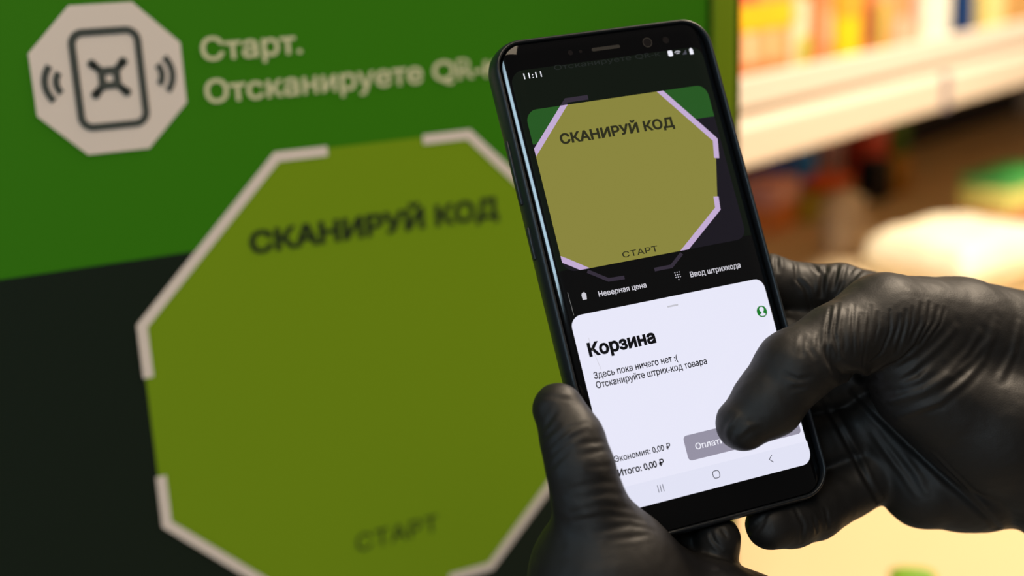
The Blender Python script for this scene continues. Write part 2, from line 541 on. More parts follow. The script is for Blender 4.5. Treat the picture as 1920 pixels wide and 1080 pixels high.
def surface_net(spec, lo, hi, step):
    n = np.ceil((np.array(hi) - np.array(lo)) / step).astype(int) + 1
    xs = [lo[i] + step * np.arange(n[i]) for i in range(3)]
    D = np.empty(n, np.float32)
    for i in range(n[0]):
        g = np.stack(np.meshgrid([xs[0][i]], xs[1], xs[2], indexing='ij'), -1).reshape(-1, 3).astype(np.float32)
        D[i] = hand_sdf(g, spec).reshape(n[1], n[2])
    S = D < 0
    acc = np.zeros((*(n + 1), 3), np.float64)             # cell (i,j,k) stored at i+1
    cnt = np.zeros(n + 1, np.int32)
    edges = []
    for ax in range(3):
        a = [slice(None)] * 3
        b = [slice(None)] * 3
        a[ax] = slice(0, -1)
        b[ax] = slice(1, None)
        A, Bv = D[tuple(a)], D[tuple(b)]
        cr = S[tuple(a)] != S[tuple(b)]
        idx = np.argwhere(cr)
        t = A[cr] / (A[cr] - Bv[cr])
        pos = idx.astype(np.float64)
        pos[:, ax] += t
        o1, o2 = (ax + 1) % 3, (ax + 2) % 3
        quad = []
        for d1, d2 in ((-1, -1), (0, -1), (0, 0), (-1, 0)):
            c = idx.copy()
            c[:, o1] += d1
            c[:, o2] += d2
            c += 1
            np.add.at(acc, (c[:, 0], c[:, 1], c[:, 2]), pos)
            np.add.at(cnt, (c[:, 0], c[:, 1], c[:, 2]), 1)
            quad.append(c)
        edges.append((quad, S[tuple(a)][cr]))
    used = np.argwhere(cnt > 0)
    ids = -np.ones(cnt.shape, np.int64)
    ids[tuple(used.T)] = np.arange(len(used))
    V = acc[tuple(used.T)] / cnt[tuple(used.T)][:, None] * step + np.array(lo)
    F = []
    for quad, inside in edges:
        q = np.stack([ids[tuple(c.T)] for c in quad], 1)
        q[~inside] = q[~inside][:, ::-1]
        F.append(q)
    F = np.concatenate(F)
    for _ in range(3):                                    # pull the vertices onto the surface
        V = V.astype(np.float32)
        d = hand_sdf(V, spec)
        e = 0.15
        g = np.stack([hand_sdf(V + np.eye(3, dtype=np.float32)[i] * e, spec) - hand_sdf(V - np.eye(3, dtype=np.float32)[i] * e, spec) for i in range(3)], 1)
        g /= np.linalg.norm(g, axis=1)[:, None] + 1e-6
        V = V - g * np.clip(d, -step, step)[:, None] * 0.7
    return V.astype(np.float64), F

def smooth_verts(V, F, it, lam=0.5):
    n = len(V)
    for _ in range(it):
        s = np.zeros_like(V)
        c = np.zeros(n)
        for a, b in ((0, 1), (1, 2), (2, 3), (3, 0)):
            np.add.at(s, F[:, a], V[F[:, b]])
            np.add.at(s, F[:, b], V[F[:, a]])
            np.add.at(c, F[:, a], 1)
            np.add.at(c, F[:, b], 1)
        V = V + lam * (s / np.maximum(c, 1)[:, None] - V)
    return V

def build_hand(name, chains, folds, seed, step=1.05):
    pts = np.array([[*p] for ch, _, _ in chains for p in ch])
    lo = (pts[:, :3] - pts[:, 3:4]).min(0) - 4
    hi = (pts[:, :3] + pts[:, 3:4]).max(0) + 4
    V, F = surface_net(chains, lo, hi, step)
    V = smooth_verts(V, F, 2)
    me = bpy.data.meshes.new(name + '_base')
    me.from_pydata((V * MM).tolist(), [], F.tolist())
    o = link(name, me)
    sub = o.modifiers.new('sub', 'SUBSURF')
    sub.levels = sub.render_levels = 1
    dg = bpy.context.evaluated_depsgraph_get()
    dg.update()
    me2 = bpy.data.meshes.new_from_object(o.evaluated_get(dg))
    bpy.data.objects.remove(o)
    n = len(me2.vertices)
    co = np.empty(n * 3)
    me2.vertices.foreach_get('co', co)
    co = co.reshape(-1, 3) / MM
    no = np.empty(n * 3)
    me2.vertex_normals.foreach_get('vector', no)
    no = no.reshape(-1, 3)
    disp_ = np.zeros(n)
    for line, w, amp in folds:                            # creases and ridges of the stretched glove
        L = np.array(line)
        a0, a1 = L.min(0) - 4 * w - 1, L.max(0) + 4 * w + 1
        m = np.where(((co > a0) & (co < a1)).all(1))[0]
        if not len(m):
            continue
        P = co[m]
        best = np.full(len(m), 1e9)
        tt = np.zeros(len(m))
        for k in range(len(L) - 1):
            ba = L[k + 1] - L[k]
            h = np.clip(((P - L[k]) @ ba) / (ba @ ba + 1e-9), 0, 1)
            d = np.linalg.norm(P - L[k] - h[:, None] * ba, axis=1)
            u = d < best
            best[u] = d[u]
            tt[u] = (k + h[u]) / (len(L) - 1)
        fade = np.sin(np.pi * np.clip(tt * .9 + .05, 0, 1)) ** .6
        prof_ = np.exp(-(best / w) ** 2) - .45 * np.exp(-((best - 2 * w) / w) ** 2)
        disp_[m] += amp * fade * prof_
    rng = Vector((seed * 7.3, 2.1, 5.7))
    for i in range(n):                                    # slack of the thin rubber
        p = Vector(co[i])
        disp_[i] += 0.30 * noise.noise(p * 0.085 + rng) + 0.10 * noise.noise(p * 0.30 + rng)
    # keep the glove off the phone
    co2 = co + no * disp_[:, None]
    pd = phone_sdf(co2.astype(np.float32))
    bad = pd < 0.02
    co2[bad] = co[bad]
    me2.vertices.foreach_set('co', (co2 * MM).ravel())
    me2.polygons.foreach_set('use_smooth', [True] * len(me2.polygons))
    me2.update()
    me2.name = name
    o = link(name, me2, M['glove'])
    o.matrix_world = PHONE_M
    return o

RIGHT_CHAINS = [([(8.87, -55.25, 10.0, 8.78), (18.3, -50.57, 12.0, 11.19), (28.08, -41.99, 16.0, 12.05), (45.38, -36.85, 16.0, 12.06), (66.86, -34.09, 12.0, 16.28), (98.37, -43.73, 4.0, 20.57), (133.64, -61.07, -2.0, 26.18), (198.06, -96.1, -6.0, 32.61)], 2.5, 1), ([(75.69, -56.62, 9.0, 16.02), (99.24, -75.66, 6.0, 21.73), (128.94, -96.92, 2.0, 25.95), (188.75, -114.15, -4.0, 29.19)], 4, 7), ([(72.06, -65.64, -16.0, 11.59), (83.49, -89.85, -14.0, 15.64), (99.62, -89.31, -12.0, 21.76), (126.25, -91.51, -12.0, 24.06), (162.57, -99.86, -10.0, 29.16), (197.5, -107.76, -10.0, 33.74)], 4, 1.2), ([(18.62, -89.78, -9.0, 8.08), (28.46, -90.28, -12.0, 8.91), (39.74, -90.12, -16.0, 9.43), (56.76, -85.79, -20.0, 10.01), (74.76, -81.2, -20.0, 12.03)], 2, 2), ([(34.08, -68.1, -21.5, 9.2), (50.48, -67.95, -22.0, 9.69), (75.68, -67.95, -20.0, 11.33)], 2, 2), ([(28.94, -46.25, -21.5, 9.6), (52.18, -48.21, -22.0, 10.14), (80.84, -47.92, -18.0, 11.78)], 2, 2), ([(34.22, -28.24, -21.5, 9.69), (57.61, -30.47, -22.0, 10.24), (83.14, -38.74, -17.0, 12.57)], 2, 2), ([(32.45, -12.44, -21.5, 9.36), (47.84, -10.36, -21.0, 10.4), (59.05, -14.83, -20.0, 9.68), (71.63, -18.22, -15.0, 9.46), (81.78, -31.06, -6.0, 14.9)], 2, 2.5)]
LEFT_CHAINS = [([(-48.34, -37.9, 5.0, 8.22), (-47.28, -48.46, 8.0, 9.44), (-47.23, -57.14, 9.0, 10.03), (-46.47, -67.08, 7.0, 10.7), (-44.64, -79.25, 2.0, 15.06), (-43.35, -91.69, -4.0, 24.16), (-46.21, -118.42, -8.0, 30.55), (-52.27, -157.46, -10.0, 28.5)], 3, 1), ([(-33.37, -101.8, -6.0, 19.71), (-11.39, -114.01, -8.0, 19.72), (0.87, -121.97, -10.0, 19.77), (-31.31, -134.27, -10.0, 28.39)], 4, 7), ([(-1.24, -89.38, -8.0, 7.6), (-3.31, -99.37, -15.0, 8.39), (-13.14, -109.19, -18.0, 10.44)], 2, 2), ([(6.01, -71.89, -21.5, 9.01), (-5.21, -81.92, -23.0, 9.29), (-17.23, -95.91, -18.0, 10.46)], 2, 2), ([(-1.03, -53.78, -21.5, 9.01), (-11.5, -65.03, -23.0, 9.3), (-24.49, -87.1, -18.0, 10.43)], 2, 2), ([(-5.48, -37.12, -21.5, 9.03), (-15.64, -49.6, -22.0, 9.3), (-33.34, -74.48, -16.0, 10.01)], 2, 2.5)]
RIGHT_FOLDS = [([(43.4,-25.8,22.0),(40.8,-28.3,24.3),(38.9,-30.6,25.6),(37.2,-32.9,26.5),(35.4,-36.0,27.5),(33.8,-39.0,28.1),(33.5,-41.4,28.2),(33.5,-43.8,27.9)],0.576074303743985,-0.4402295556095965),([(46.6,-25.2,21.5),(42.8,-28.5,25.2),(40.5,-31.5,26.7),(38.6,-34.4,27.5),(38.0,-37.1,28.0),(37.6,-39.8,28.0),(37.4,-42.4,27.7)],0.5665806038774304,-0.39274930386301476),([(46.4,-28.1,25.2),(44.0,-30.6,27.0),(42.3,-33.0,27.8),(41.1,-36.1,28.3),(40.4,-39.2,28.2),(39.7,-40.4,28.0),(39.0,-41.5,27.8)],0.7241650774132776,-0.27744681855690057),([(50.3,-26.8,24.1),(47.9,-29.5,26.3),(46.1,-32.1,27.8),(44.7,-34.7,28.5),(43.8,-37.5,28.6),(43.3,-40.2,28.3),(43.1,-42.9,27.3)],0.4966347653508475,-0.3096750989401687),([(50.5,-30.5,26.8),(48.5,-33.4,28.0),(47.0,-36.3,28.6),(46.2,-38.6,28.5),(45.9,-41.0,28.0)],0.6865938051580944,-0.4070888829324316),([(54.9,-28.5,26.0),(53.2,-31.0,27.0),(51.8,-33.4,27.7),(50.5,-35.8,28.1),(48.9,-38.8,28.2),(47.8,-41.7,27.5),(47.3,-44.0,26.3),(47.4,-46.3,24.3)],0.544102635852838,-0.3354288828336771),([(55.9,-31.3,27.3),(55.0,-33.3,27.7),(54.2,-35.4,27.9),(52.8,-37.9,27.8),(51.5,-40.4,27.3)],0.5279357172440704,-0.3676727255468843),([(60.0,-31.5,27.8),(58.8,-34.9,28.0),(57.9,-38.3,27.6),(56.1,-41.1,26.8),(54.8,-43.8,25.2),(53.0,-44.7,24.7),(51.1,-45.5,24.2)],0.4915590207011453,-0.4277175541283026),([(62.5,-34.0,28.5),(61.5,-35.9,28.3),(60.7,-37.8,27.9),(59.6,-39.6,27.3),(58.6,-41.5,26.5)],0.721900500360192,-0.4925938747822709),([(65.1,-32.8,28.7),(64.0,-35.0,28.6),(63.2,-37.2,28.3),(62.0,-39.7,27.5),(61.1,-42.1,26.3),(60.5,-44.6,24.6)],0.67841704824796,-0.4938866330864636),([(68.1,-32.1,28.7),(66.7,-34.7,28.8),(65.7,-37.2,28.5),(64.4,-39.5,27.8),(63.5,-41.9,26.7)],0.48491063182919303,-0.32482710991101243),([(72.2,-31.7,27.9),(70.1,-34.7,28.6),(68.8,-37.7,28.3),(66.7,-40.1,27.7),(65.0,-42.4,26.5)],0.7408218243813932,-0.4473603376767374),([(76.1,-31.8,26.8),(73.9,-34.8,27.8),(72.3,-37.8,27.9),(70.3,-39.8,27.6),(68.7,-41.7,26.9),(67.3,-43.7,25.8),(65.3,-45.0,24.7),(63.6,-46.4,23.4),(62.0,-47.8,21.6)],0.5908154738885963,-0.48971370857295127),([(78.7,-33.7,26.6),(76.8,-36.0,27.1),(75.2,-38.2,27.3),(72.9,-40.0,27.2),(70.8,-41.8,26.8),(69.2,-43.5,25.9),(67.0,-44.8,25.0),(65.0,-46.1,23.9),(63.2,-47.3,22.5),(60.6,-48.3,20.5),(58.5,-49.2,17.9)],0.6475378272951529,-0.4581178057759597),([(81.5,-34.5,26.2),(79.4,-36.9,26.8),(77.7,-39.2,26.8),(74.6,-41.6,26.5),(71.9,-43.9,25.8)],0.5592207684873566,-0.3002366316118023),([(83.5,-41.3,26.1),(80.9,-42.9,26.0),(78.4,-44.4,25.7),(75.9,-45.9,25.3),(73.7,-47.0,24.9),(71.5,-48.2,24.4),(69.4,-49.3,23.7),(67.4,-50.3,22.7),(65.5,-51.3,21.5),(63.7,-52.2,20.0),(62.3,-53.2,18.1),(60.5,-54.1,14.9),(59.6,-55.0,10.3)],1.1,0.5),([(92.4,-44.6,25.1),(90.5,-46.4,24.7),(88.7,-48.3,24.3),(86.7,-50.1,24.0),(83.3,-51.7,24.2),(79.9,-53.3,24.6),(76.4,-54.9,25.0),(73.0,-55.8,24.8),(70.0,-56.7,24.0),(67.4,-57.7,22.7),(65.3,-57.9,21.1),(63.4,-58.3,19.2),(61.8,-58.6,16.8),(60.6,-58.9,13.8),(59.9,-59.2,9.8)],1.1,0.5),([(100.1,-42.1,25.0),(97.3,-45.0,25.2),(95.0,-47.9,24.7),(92.8,-49.5,24.1),(90.5,-51.0,23.8),(88.0,-52.6,23.8),(84.6,-53.8,24.2),(81.2,-55.0,24.6),(78.0,-56.3,24.9),(74.7,-57.0,25.0),(71.9,-57.7,24.5),(69.4,-58.5,23.6),(67.1,-59.2,22.3),(65.2,-59.4,20.8),(63.5,-59.6,19.0),(62.0,-59.7,16.7),(60.8,-59.9,14.0)],1.1,0.5),([(99.7,-44.9,25.1),(97.6,-47.0,24.9),(95.8,-49.1,24.4),(94.0,-51.2,23.8),(92.0,-53.3,23.5),(88.9,-55.0,23.8),(85.6,-56.7,24.5),(82.4,-58.3,25.1),(79.3,-59.5,25.2),(76.5,-60.7,24.9),(74.0,-61.9,24.2),(71.7,-63.1,23.1),(69.3,-63.5,22.0),(67.1,-63.9,20.5),(65.3,-64.3,18.4),(63.7,-64.7,15.9),(62.7,-65.2,12.6)],1.1,0.5),([(109.5,-44.9,23.9),(107.3,-47.8,24.3),(105.5,-50.7,24.1),(104.1,-53.5,23.5),(102.4,-55.4,23.1),(100.3,-57.3,23.1),(97.9,-59.1,23.6),(95.2,-60.9,24.6)],1.1,0.5),([(73.7,-50.3,24.6),(71.4,-51.7,24.2),(69.2,-53.0,23.5),(67.3,-54.3,22.6),(65.0,-54.7,20.9),(63.0,-55.1,18.9),(61.4,-55.6,16.3)],1.1,0.5),([(74.1,-52.7,24.8),(70.9,-53.9,24.1),(68.0,-55.1,23.0),(65.6,-55.7,21.5),(63.5,-56.4,19.5)],1.1,0.5),([(34.3,-40.2,28.1),(35.0,-42.4,27.9),(36.0,-44.6,27.1),(38.1,-46.4,25.8),(40.8,-48.1,23.5),(45.3,-48.7,21.2),(67.4,-49.2,-8.7),(57.3,-50.0,12.5),(57.9,-49.5,16.7),(59.8,-49.0,19.0),(61.9,-48.6,20.8),(64.4,-48.1,22.3)],1.6,-1.2),([(28.9,-33.2,25.5),(26.7,-36.1,27.1),(25.2,-38.8,27.9)],0.8,-0.35),([(29.6,-34.7,26.6),(29.0,-36.0,27.3),(28.4,-37.3,27.9),(28.7,-38.8,28.3),(29.2,-40.3,28.6)],0.8,-0.35),([(34.5,-33.4,26.2),(32.8,-35.9,27.3),(31.2,-38.5,28.2)],0.8,-0.35),([(19.2,-43.6,25.3),(20.7,-44.8,26.2),(22.4,-46.1,26.8),(24.4,-46.3,27.4),(26.5,-46.5,27.7)],0.8,-0.35),([(20.3,-48.1,25.3),(22.2,-48.6,25.8),(24.3,-49.0,26.1)],0.8,-0.35),([(51.1,-1.3,-15.9),(48.3,-4.5,-11.8),(47.1,-7.3,-10.6)],0.8,-0.6),([(56.9,-5.0,-14.8),(54.5,-8.4,-11.4),(53.5,-11.5,-10.5),(54.7,-13.6,-10.3),(55.8,-15.6,-10.2),(56.3,-19.2,-11.1),(57.3,-22.6,-13.0)],0.8,-0.6),([(62.9,-6.9,-14.3),(62.2,-9.6,-11.0),(62.6,-12.2,-9.4),(61.3,-15.7,-8.8),(60.8,-19.1,-9.4)],0.8,-0.6),([(68.4,-8.0,-13.6),(64.4,-11.1,-9.6),(62.4,-13.8,-8.8),(61.0,-16.4,-8.9),(60.0,-18.9,-9.7)],0.8,-0.6),([(70.7,-9.5,-10.1),(67.7,-12.3,-7.8),(65.9,-14.8,-7.2),(64.6,-17.3,-7.4)],0.8,-0.6),([(73.0,-10.6,-8.7),(69.3,-13.9,-6.3),(67.0,-17.0,-6.0),(65.4,-20.0,-6.8)],0.8,-0.6),([(75.0,-11.7,-8.0),(71.4,-14.0,-5.6),(69.0,-16.1,-5.1),(67.2,-18.1,-5.5)],0.8,-0.6),([(75.8,-13.6,-5.9),(71.3,-15.8,-4.3),(68.3,-17.9,-4.8)],0.8,-0.6),([(64.4,-69.0,-7.8),(65.2,-71.4,-7.4),(66.0,-73.7,-7.0),(66.8,-76.1,-6.6),(67.6,-78.4,-6.2),(68.3,-80.8,-5.8),(69.0,-83.1,-5.2),(69.6,-85.4,-4.6),(70.1,-87.7,-4.0),(70.6,-90.1,-3.5),(71.3,-92.4,-3.1)],1.0,0.35),([(66.9,-69.7,-5.8),(67.8,-72.1,-5.2),(68.8,-74.5,-4.7),(69.7,-76.9,-4.2),(70.6,-79.3,-3.7),(71.4,-81.6,-3.0),(72.1,-84.0,-2.2),(72.6,-86.6,-1.6),(73.2,-89.3,-1.0),(73.9,-92.0,-0.7)],1.0,0.35),([(69.8,-74.0,-4.0),(70.7,-76.4,-3.6),(71.5,-78.8,-3.1),(72.2,-81.1,-2.5),(72.9,-83.4,-1.7),(73.5,-85.7,-1.0),(74.2,-88.0,-0.3)],1.0,0.35),([(26.0,-86.2,-3.1),(26.2,-89.1,-2.3),(27.1,-92.1,-2.5),(26.5,-94.7,-3.5),(26.7,-97.5,-6.0)],0.7,-0.4),([(31.8,-90.4,-3.2),(31.9,-92.9,-3.6),(32.7,-95.6,-5.3)],0.7,-0.4),([(38.1,-89.0,-5.6),(37.9,-92.1,-5.7),(38.4,-95.2,-7.0)],0.7,-0.4),([(10.6,-90.7,-10.0),(11.4,-88.6,-5.5),(13.5,-86.7,-3.5),(16.2,-85.0,-2.9)],0.7,-0.4),([(14.7,-86.9,-2.5),(12.6,-88.8,-3.7),(11.1,-90.9,-6.2)],0.7,-0.4),([(0.8,-57.9,12.2),(1.3,-55.6,14.4),(2.7,-53.9,16.1),(4.5,-52.3,17.0)],0.9,0.35),([(2.8,-58.7,15.4),(4.4,-57.6,17.2),(6.2,-56.5,18.3),(7.8,-56.6,18.6),(9.2,-56.7,19.1)],0.9,0.35),([(63.5,-53.4,-10.8),(65.6,-55.6,-11.9),(65.9,-57.8,-10.0),(66.0,-60.0,-7.9),(66.5,-62.2,-6.4),(67.4,-64.4,-5.5),(68.8,-67.0,-4.8),(70.2,-69.5,-4.1),(71.6,-72.1,-3.4),(73.0,-74.6,-2.6),(74.3,-77.0,-1.9),(75.6,-79.5,-1.1),(76.7,-81.8,-0.1),(77.8,-84.2,0.9),(79.0,-86.6,1.8),(80.2,-88.9,2.5),(81.7,-91.2,3.0),(83.2,-93.6,3.5),(84.8,-95.9,3.7),(86.6,-98.3,3.7),(88.3,-100.5,3.5),(90.2,-102.8,2.9),(92.5,-105.1,1.9),(95.3,-107.5,0.1),(99.0,-110.2,-2.9)],1.1,-0.8),([(74.5,-79.5,8.4),(76.0,-81.6,8.2),(77.5,-83.8,8.2),(78.9,-85.9,8.2),(80.4,-88.0,8.1),(82.1,-90.2,7.7),(84.5,-92.9,6.8),(87.2,-95.6,5.6),(89.2,-98.2,5.4),(91.3,-100.9,5.0)],0.8,0.3),([(52.7,-54.2,-13.1),(54.9,-56.8,-15.6),(55.9,-59.5,-16.1),(55.1,-62.0,-13.5),(55.0,-64.6,-12.1),(55.3,-67.1,-11.6),(56.0,-69.6,-11.6),(57.0,-72.1,-12.2),(58.5,-74.7,-13.6),(58.8,-77.1,-13.0),(58.3,-79.5,-11.2),(58.3,-81.8,-10.0),(58.6,-84.3,-9.5),(59.3,-86.7,-9.6),(60.4,-89.2,-10.3),(62.3,-91.9,-12.4)],1.0,-0.8)]
LEFT_FOLDS = [([(-54.0,-33.3,8.8),(-51.6,-33.7,11.3),(-49.5,-35.0,12.6),(-47.0,-36.2,13.0)],0.8,-0.17),([(-56.7,-43.5,9.2),(-55.3,-41.8,11.4),(-53.7,-40.2,12.5),(-52.6,-39.2,13.0),(-51.5,-38.3,13.2)],0.8,-0.17),([(-57.3,-46.2,7.0),(-56.4,-45.1,11.3),(-54.9,-44.0,13.3),(-53.1,-42.9,14.6)],0.8,-0.17),([(-57.2,-48.9,10.6),(-55.9,-47.8,13.4),(-54.3,-46.7,15.2),(-52.4,-45.5,16.3),(-50.4,-44.3,16.8),(-47.7,-44.4,17.3),(-44.7,-44.4,17.0)],0.8,-0.17),([(-57.4,-51.9,10.7),(-55.5,-50.2,14.3),(-53.2,-48.5,16.4),(-50.9,-47.7,17.5),(-48.3,-46.9,18.0),(-45.4,-46.1,17.8)],0.8,-0.17),([(-57.6,-54.9,11.1),(-56.4,-53.7,13.8),(-55.0,-52.5,15.6),(-53.3,-51.3,16.8),(-51.5,-50.2,17.6)],0.8,-0.17),([(-49.1,-49.6,18.3),(-46.5,-50.0,18.5),(-43.6,-50.4,17.9),(-40.0,-50.8,15.7)],0.8,-0.17),([(-49.6,-53.1,18.9),(-46.9,-53.1,19.2),(-43.9,-53.1,18.6),(-40.4,-53.2,16.6)],0.8,-0.17),([(-48.9,-56.9,19.7),(-46.1,-57.3,19.7),(-42.9,-57.8,18.9),(-38.8,-58.3,15.6)],0.8,-0.17),([(-54.1,-62.0,16.3),(-52.2,-61.9,17.7),(-50.1,-61.8,18.6),(-47.9,-61.8,19.0),(-45.5,-61.8,18.9),(-41.7,-62.9,17.5),(-27.7,-64.9,-10.6)],0.8,-0.17),([(-53.1,-65.2,16.5),(-51.2,-65.3,17.7),(-49.1,-65.3,18.4),(-46.8,-65.4,18.6),(-44.3,-65.6,18.4),(-40.9,-66.6,17.0),(-35.7,-67.8,11.4)],0.8,-0.17),([(-55.2,-68.8,14.2),(-53.4,-68.7,16.0),(-51.4,-68.6,17.2),(-49.3,-68.5,18.0),(-47.0,-68.5,18.4),(-44.7,-69.3,18.1),(-42.2,-70.2,17.2),(-39.5,-71.1,15.8),(-36.5,-72.0,13.7)],0.8,-0.17),([(-54.5,-71.3,14.1),(-52.3,-71.4,15.9),(-49.9,-71.6,17.0),(-47.3,-71.8,17.5),(-44.4,-72.0,17.4),(-41.9,-73.1,16.9),(-39.2,-74.1,16.0),(-36.4,-75.2,14.8),(-33.5,-76.3,13.2)],0.8,-0.17),([(-51.2,-75.7,16.0),(-49.0,-75.7,16.9),(-46.7,-75.9,17.3),(-44.2,-76.0,17.4),(-41.5,-76.1,17.1),(-38.6,-76.3,16.3),(-36.0,-77.6,15.4),(-33.3,-78.8,14.3),(-30.4,-80.1,12.8)],0.8,-0.17),([(-46.5,-79.2,17.8),(-44.0,-79.4,18.0),(-41.5,-79.7,17.8),(-38.8,-80.0,17.3),(-35.9,-80.3,16.4),(-32.7,-80.7,14.9)],0.8,-0.17),([(-5.6,-85.8,-3.0),(-5.7,-87.3,-2.2),(-5.7,-88.9,-1.8),(-4.9,-90.4,-1.4),(-3.9,-91.9,-1.3)],0.7,-0.4),([(-2.2,-86.0,-1.3),(-1.8,-87.4,-0.7),(-1.3,-88.8,-0.4)],0.7,-0.4)]

right = build_hand('gloved_hand', RIGHT_CHAINS, RIGHT_FOLDS, 1)
tag(right, 'hand in wrinkled black glove on the right, its thumb pressing the phone screen', 'hand', 'black gloved hands holding the phone')
left = build_hand('gloved_hand', LEFT_CHAINS, LEFT_FOLDS, 2)
tag(left, 'hand in black glove at the bottom, its thumb along the left edge of the phone', 'hand', 'black gloved hands holding the phone')

# ---------------------------------------------------------------- information board
board = empty('information_board', loc=(0, 0, 0))
tag(board, 'green upright sign board with a big lime octagon and scanning instructions', 'sign')
BZ = 1.25                                                 # height of the octagon's centre

def print_on(name, polys, layer, material, parent):
    """Printed figures on the board's face, in millimetres from the octagon's centre."""
    bm = bmesh.new()
    for p in polys:
        if len(p) > 2:
            f = bm.faces.new([bm.verts.new((a[0] * MM, -(0.15 + 0.15 * layer) * MM, BZ + a[1] * MM)) for a in p])
    bm.normal_update()
    for f in bm.faces:
        if f.normal.y > 0:
            f.normal_flip()
    return from_bm(name, bm, material, parent)

from_bm('board_body', box_bm(-0.36, 0.2092, 0.004, 0.045, BZ - 0.42, BZ + 0.36, 0.003), M['kiosk'], board)
from_bm('face_panel', box_bm(-0.357, 0.1885, 0.0, 0.006, BZ - 0.417, BZ + 0.357), M['green'], board)['label'] = 'green printed face'
from_bm('edge_joint', box_bm(0.1885, 0.1918, 0.0012, 0.006, BZ - 0.417, BZ + 0.357), M['gap'], board)
from_bm('edge_strip', box_bm(0.1918, 0.2066, -0.001, 0.006, BZ - 0.417, BZ + 0.357, 0.0012), M['limetrim'], board)['label'] = 'lime strip along the right edge'
from_bm('edge_joint', box_bm(0.2066, 0.2098, 0.0002, 0.046, BZ - 0.419, BZ + 0.359), M['gap'], board)
bm = box_bm(-0.10, 0.02, 0.012, 0.040, 0.02, BZ - 0.415, 0.004)
box_bm(-0.30, 0.20, -0.12, 0.20, 0.0, 0.022, 0.004, 2, bm)
from_bm('board_stand', bm, M['kiosk'], board)
print_on('dark_field', [[(-357, -417), (188.4, -417), (188.4, 77.7), (-357, 77.7)]], 0, M['darkgreen'], board)['label'] = 'near black lower half of the face'
AP = 116.5
sd = AP * math.tan(math.pi / 8)
octv = [(sd, AP), (-sd, AP), (-AP, sd), (-AP, -sd), (-sd, -AP), (sd, -AP), (AP, -sd), (AP, sd)]
oc = print_on('octagon', [octv], 1, M['lime'], board)
oc['label'] = 'lime octagon'
K = 24.0
for k in range(4):                                        # a white bracket on each slanted side
    a = math.pi / 2 * k
    rot = lambda p: (p[0] * math.cos(a) - p[1] * math.sin(a), p[0] * math.sin(a) + p[1] * math.cos(a))
    A2 = AP - 1.2
    s2 = A2 * math.tan(math.pi / 8)
    line = [(-s2 + K, A2), (-s2, A2), (-A2, s2), (-A2, s2 - K)]
    print_on('corner_bracket', ribbon([rot(p) for p in line], 4.6), 2, M['white'], oc)
print_on('title_text', text_polys('СКАНИРУЙ КОД', -64.0, 73.0, 126.0, 9.6, 0.045), 2, M['ink'], oc)
print_on('caption_text', text_polys('СТАРТ', -25.4, -86.6, 44.6, 9.0, 0.006), 2, M['ink'], oc)
# scan icon
ix, iy, ia = -115.6, 155.9, 30.6
isd = ia * math.tan(math.pi / 8)
ic = print_on('scan_icon', [[(ix + x, iy + y) for x, y in ((isd, ia), (-isd, ia), (-ia, isd), (-ia, -isd), (-isd, -ia), (isd, -ia), (ia, -isd), (ia, isd))]], 1, M['white'], board)
ic['label'] = 'white octagon with a phone pictogram'
print_on('phone_outline', ring_quads(rrect(ix - 15.0, iy - 21.0, ix + 14.6, iy + 21.0, 6.2), rrect(ix - 11.9, iy - 17.9, ix + 11.5, iy + 17.9, 3.2)), 2, M['greyink'], ic)
cx, cy = ix - 0.2, iy + 0.3
star = ring_quads(rrect(cx - 4.6, cy - 4.6, cx + 4.6, cy + 4.6, 1.4, 4), rrect(cx - 1.5, cy - 1.5, cx + 1.5, cy + 1.5, .6, 4))
for sx in (-1, 1):
    for sy in (-1, 1):
        star += ribbon([(cx + sx * 3.6, cy + sy * 3.6), (cx + sx * 6.2, cy + sy * 6.2)], 3.2)
        star += [circle(cx + sx * 6.3, cy + sy * 6.3, 1.9, 16)]
print_on('scan_mark', star, 2, M['greyink'], ic)
for s, a0 in ((-1, 180), (1, 0)):
    for r in (5.0, 9.4):
        print_on('wave_mark', ribbon(arc(ix + s * 15.2, iy, r + 1.3, a0 - 42, a0 + 42), 2.8), 2, M['greyink'], ic)
print_on('instruction_text', text_polys('Старт.', -76.6, 160.2, 45.0, 9.6, 0.02), 1, M['cream'], board)
print_on('instruction_text', text_polys('Отсканируете QR-код', -76.8, 142.0, 160.0, 9.8, 0.02), 1, M['cream'], board)

# ---------------------------------------------------------------- room and counter
structure(from_bm('floor', box_bm(-3.5, 4.5, -4, 4.5, -0.05, 0.0), mat('floor_tiles', (0.42, 0.36, 0.28), 0.5, var=(3, .15))))
structure(from_bm('wall_back', box_bm(-3.5, 4.5, 4.4, 4.5, 0.0, 3.0), mat('wall_paint', (0.6, 0.55, 0.48), 0.8, var=(2, .05))))

S_DIR = Vector((0.93214, 0.36210, 0))
SHELF_M = Matrix.Translation((0.75736, 0.47218, 0)) @ Matrix(((0.93214, -0.36210, 0, 0), (0.36210, 0.93214, 0, 0), (0, 0, 1, 0), (0, 0, 0, 1)))
# shelf frame: x along the shelf, y away from the shopper (front edge of the shelf at y = 0), z up
CT = 1.035                                                # counter top
LZ = 1.2459                                               # lower edge of the price rail
WARM = mat('cream_laminate', (0.72, 0.53, 0.30), 0.55, spec=0.2, var=(2.5, .06))
SHELFW = mat('cream_shelf_paint', (0.78, 0.70, 0.60), 0.5, spec=0.3)
RAIL = mat('price_rail_plastic', (0.80, 0.70, 0.58), 0.4, spec=0.3)
BACK = mat('shelf_back_board', (0.62, 0.52, 0.42), 0.7)
DARKBACK = mat('brown_back_board', (0.020, 0.014, 0.011), 0.7, var=(4, .3))

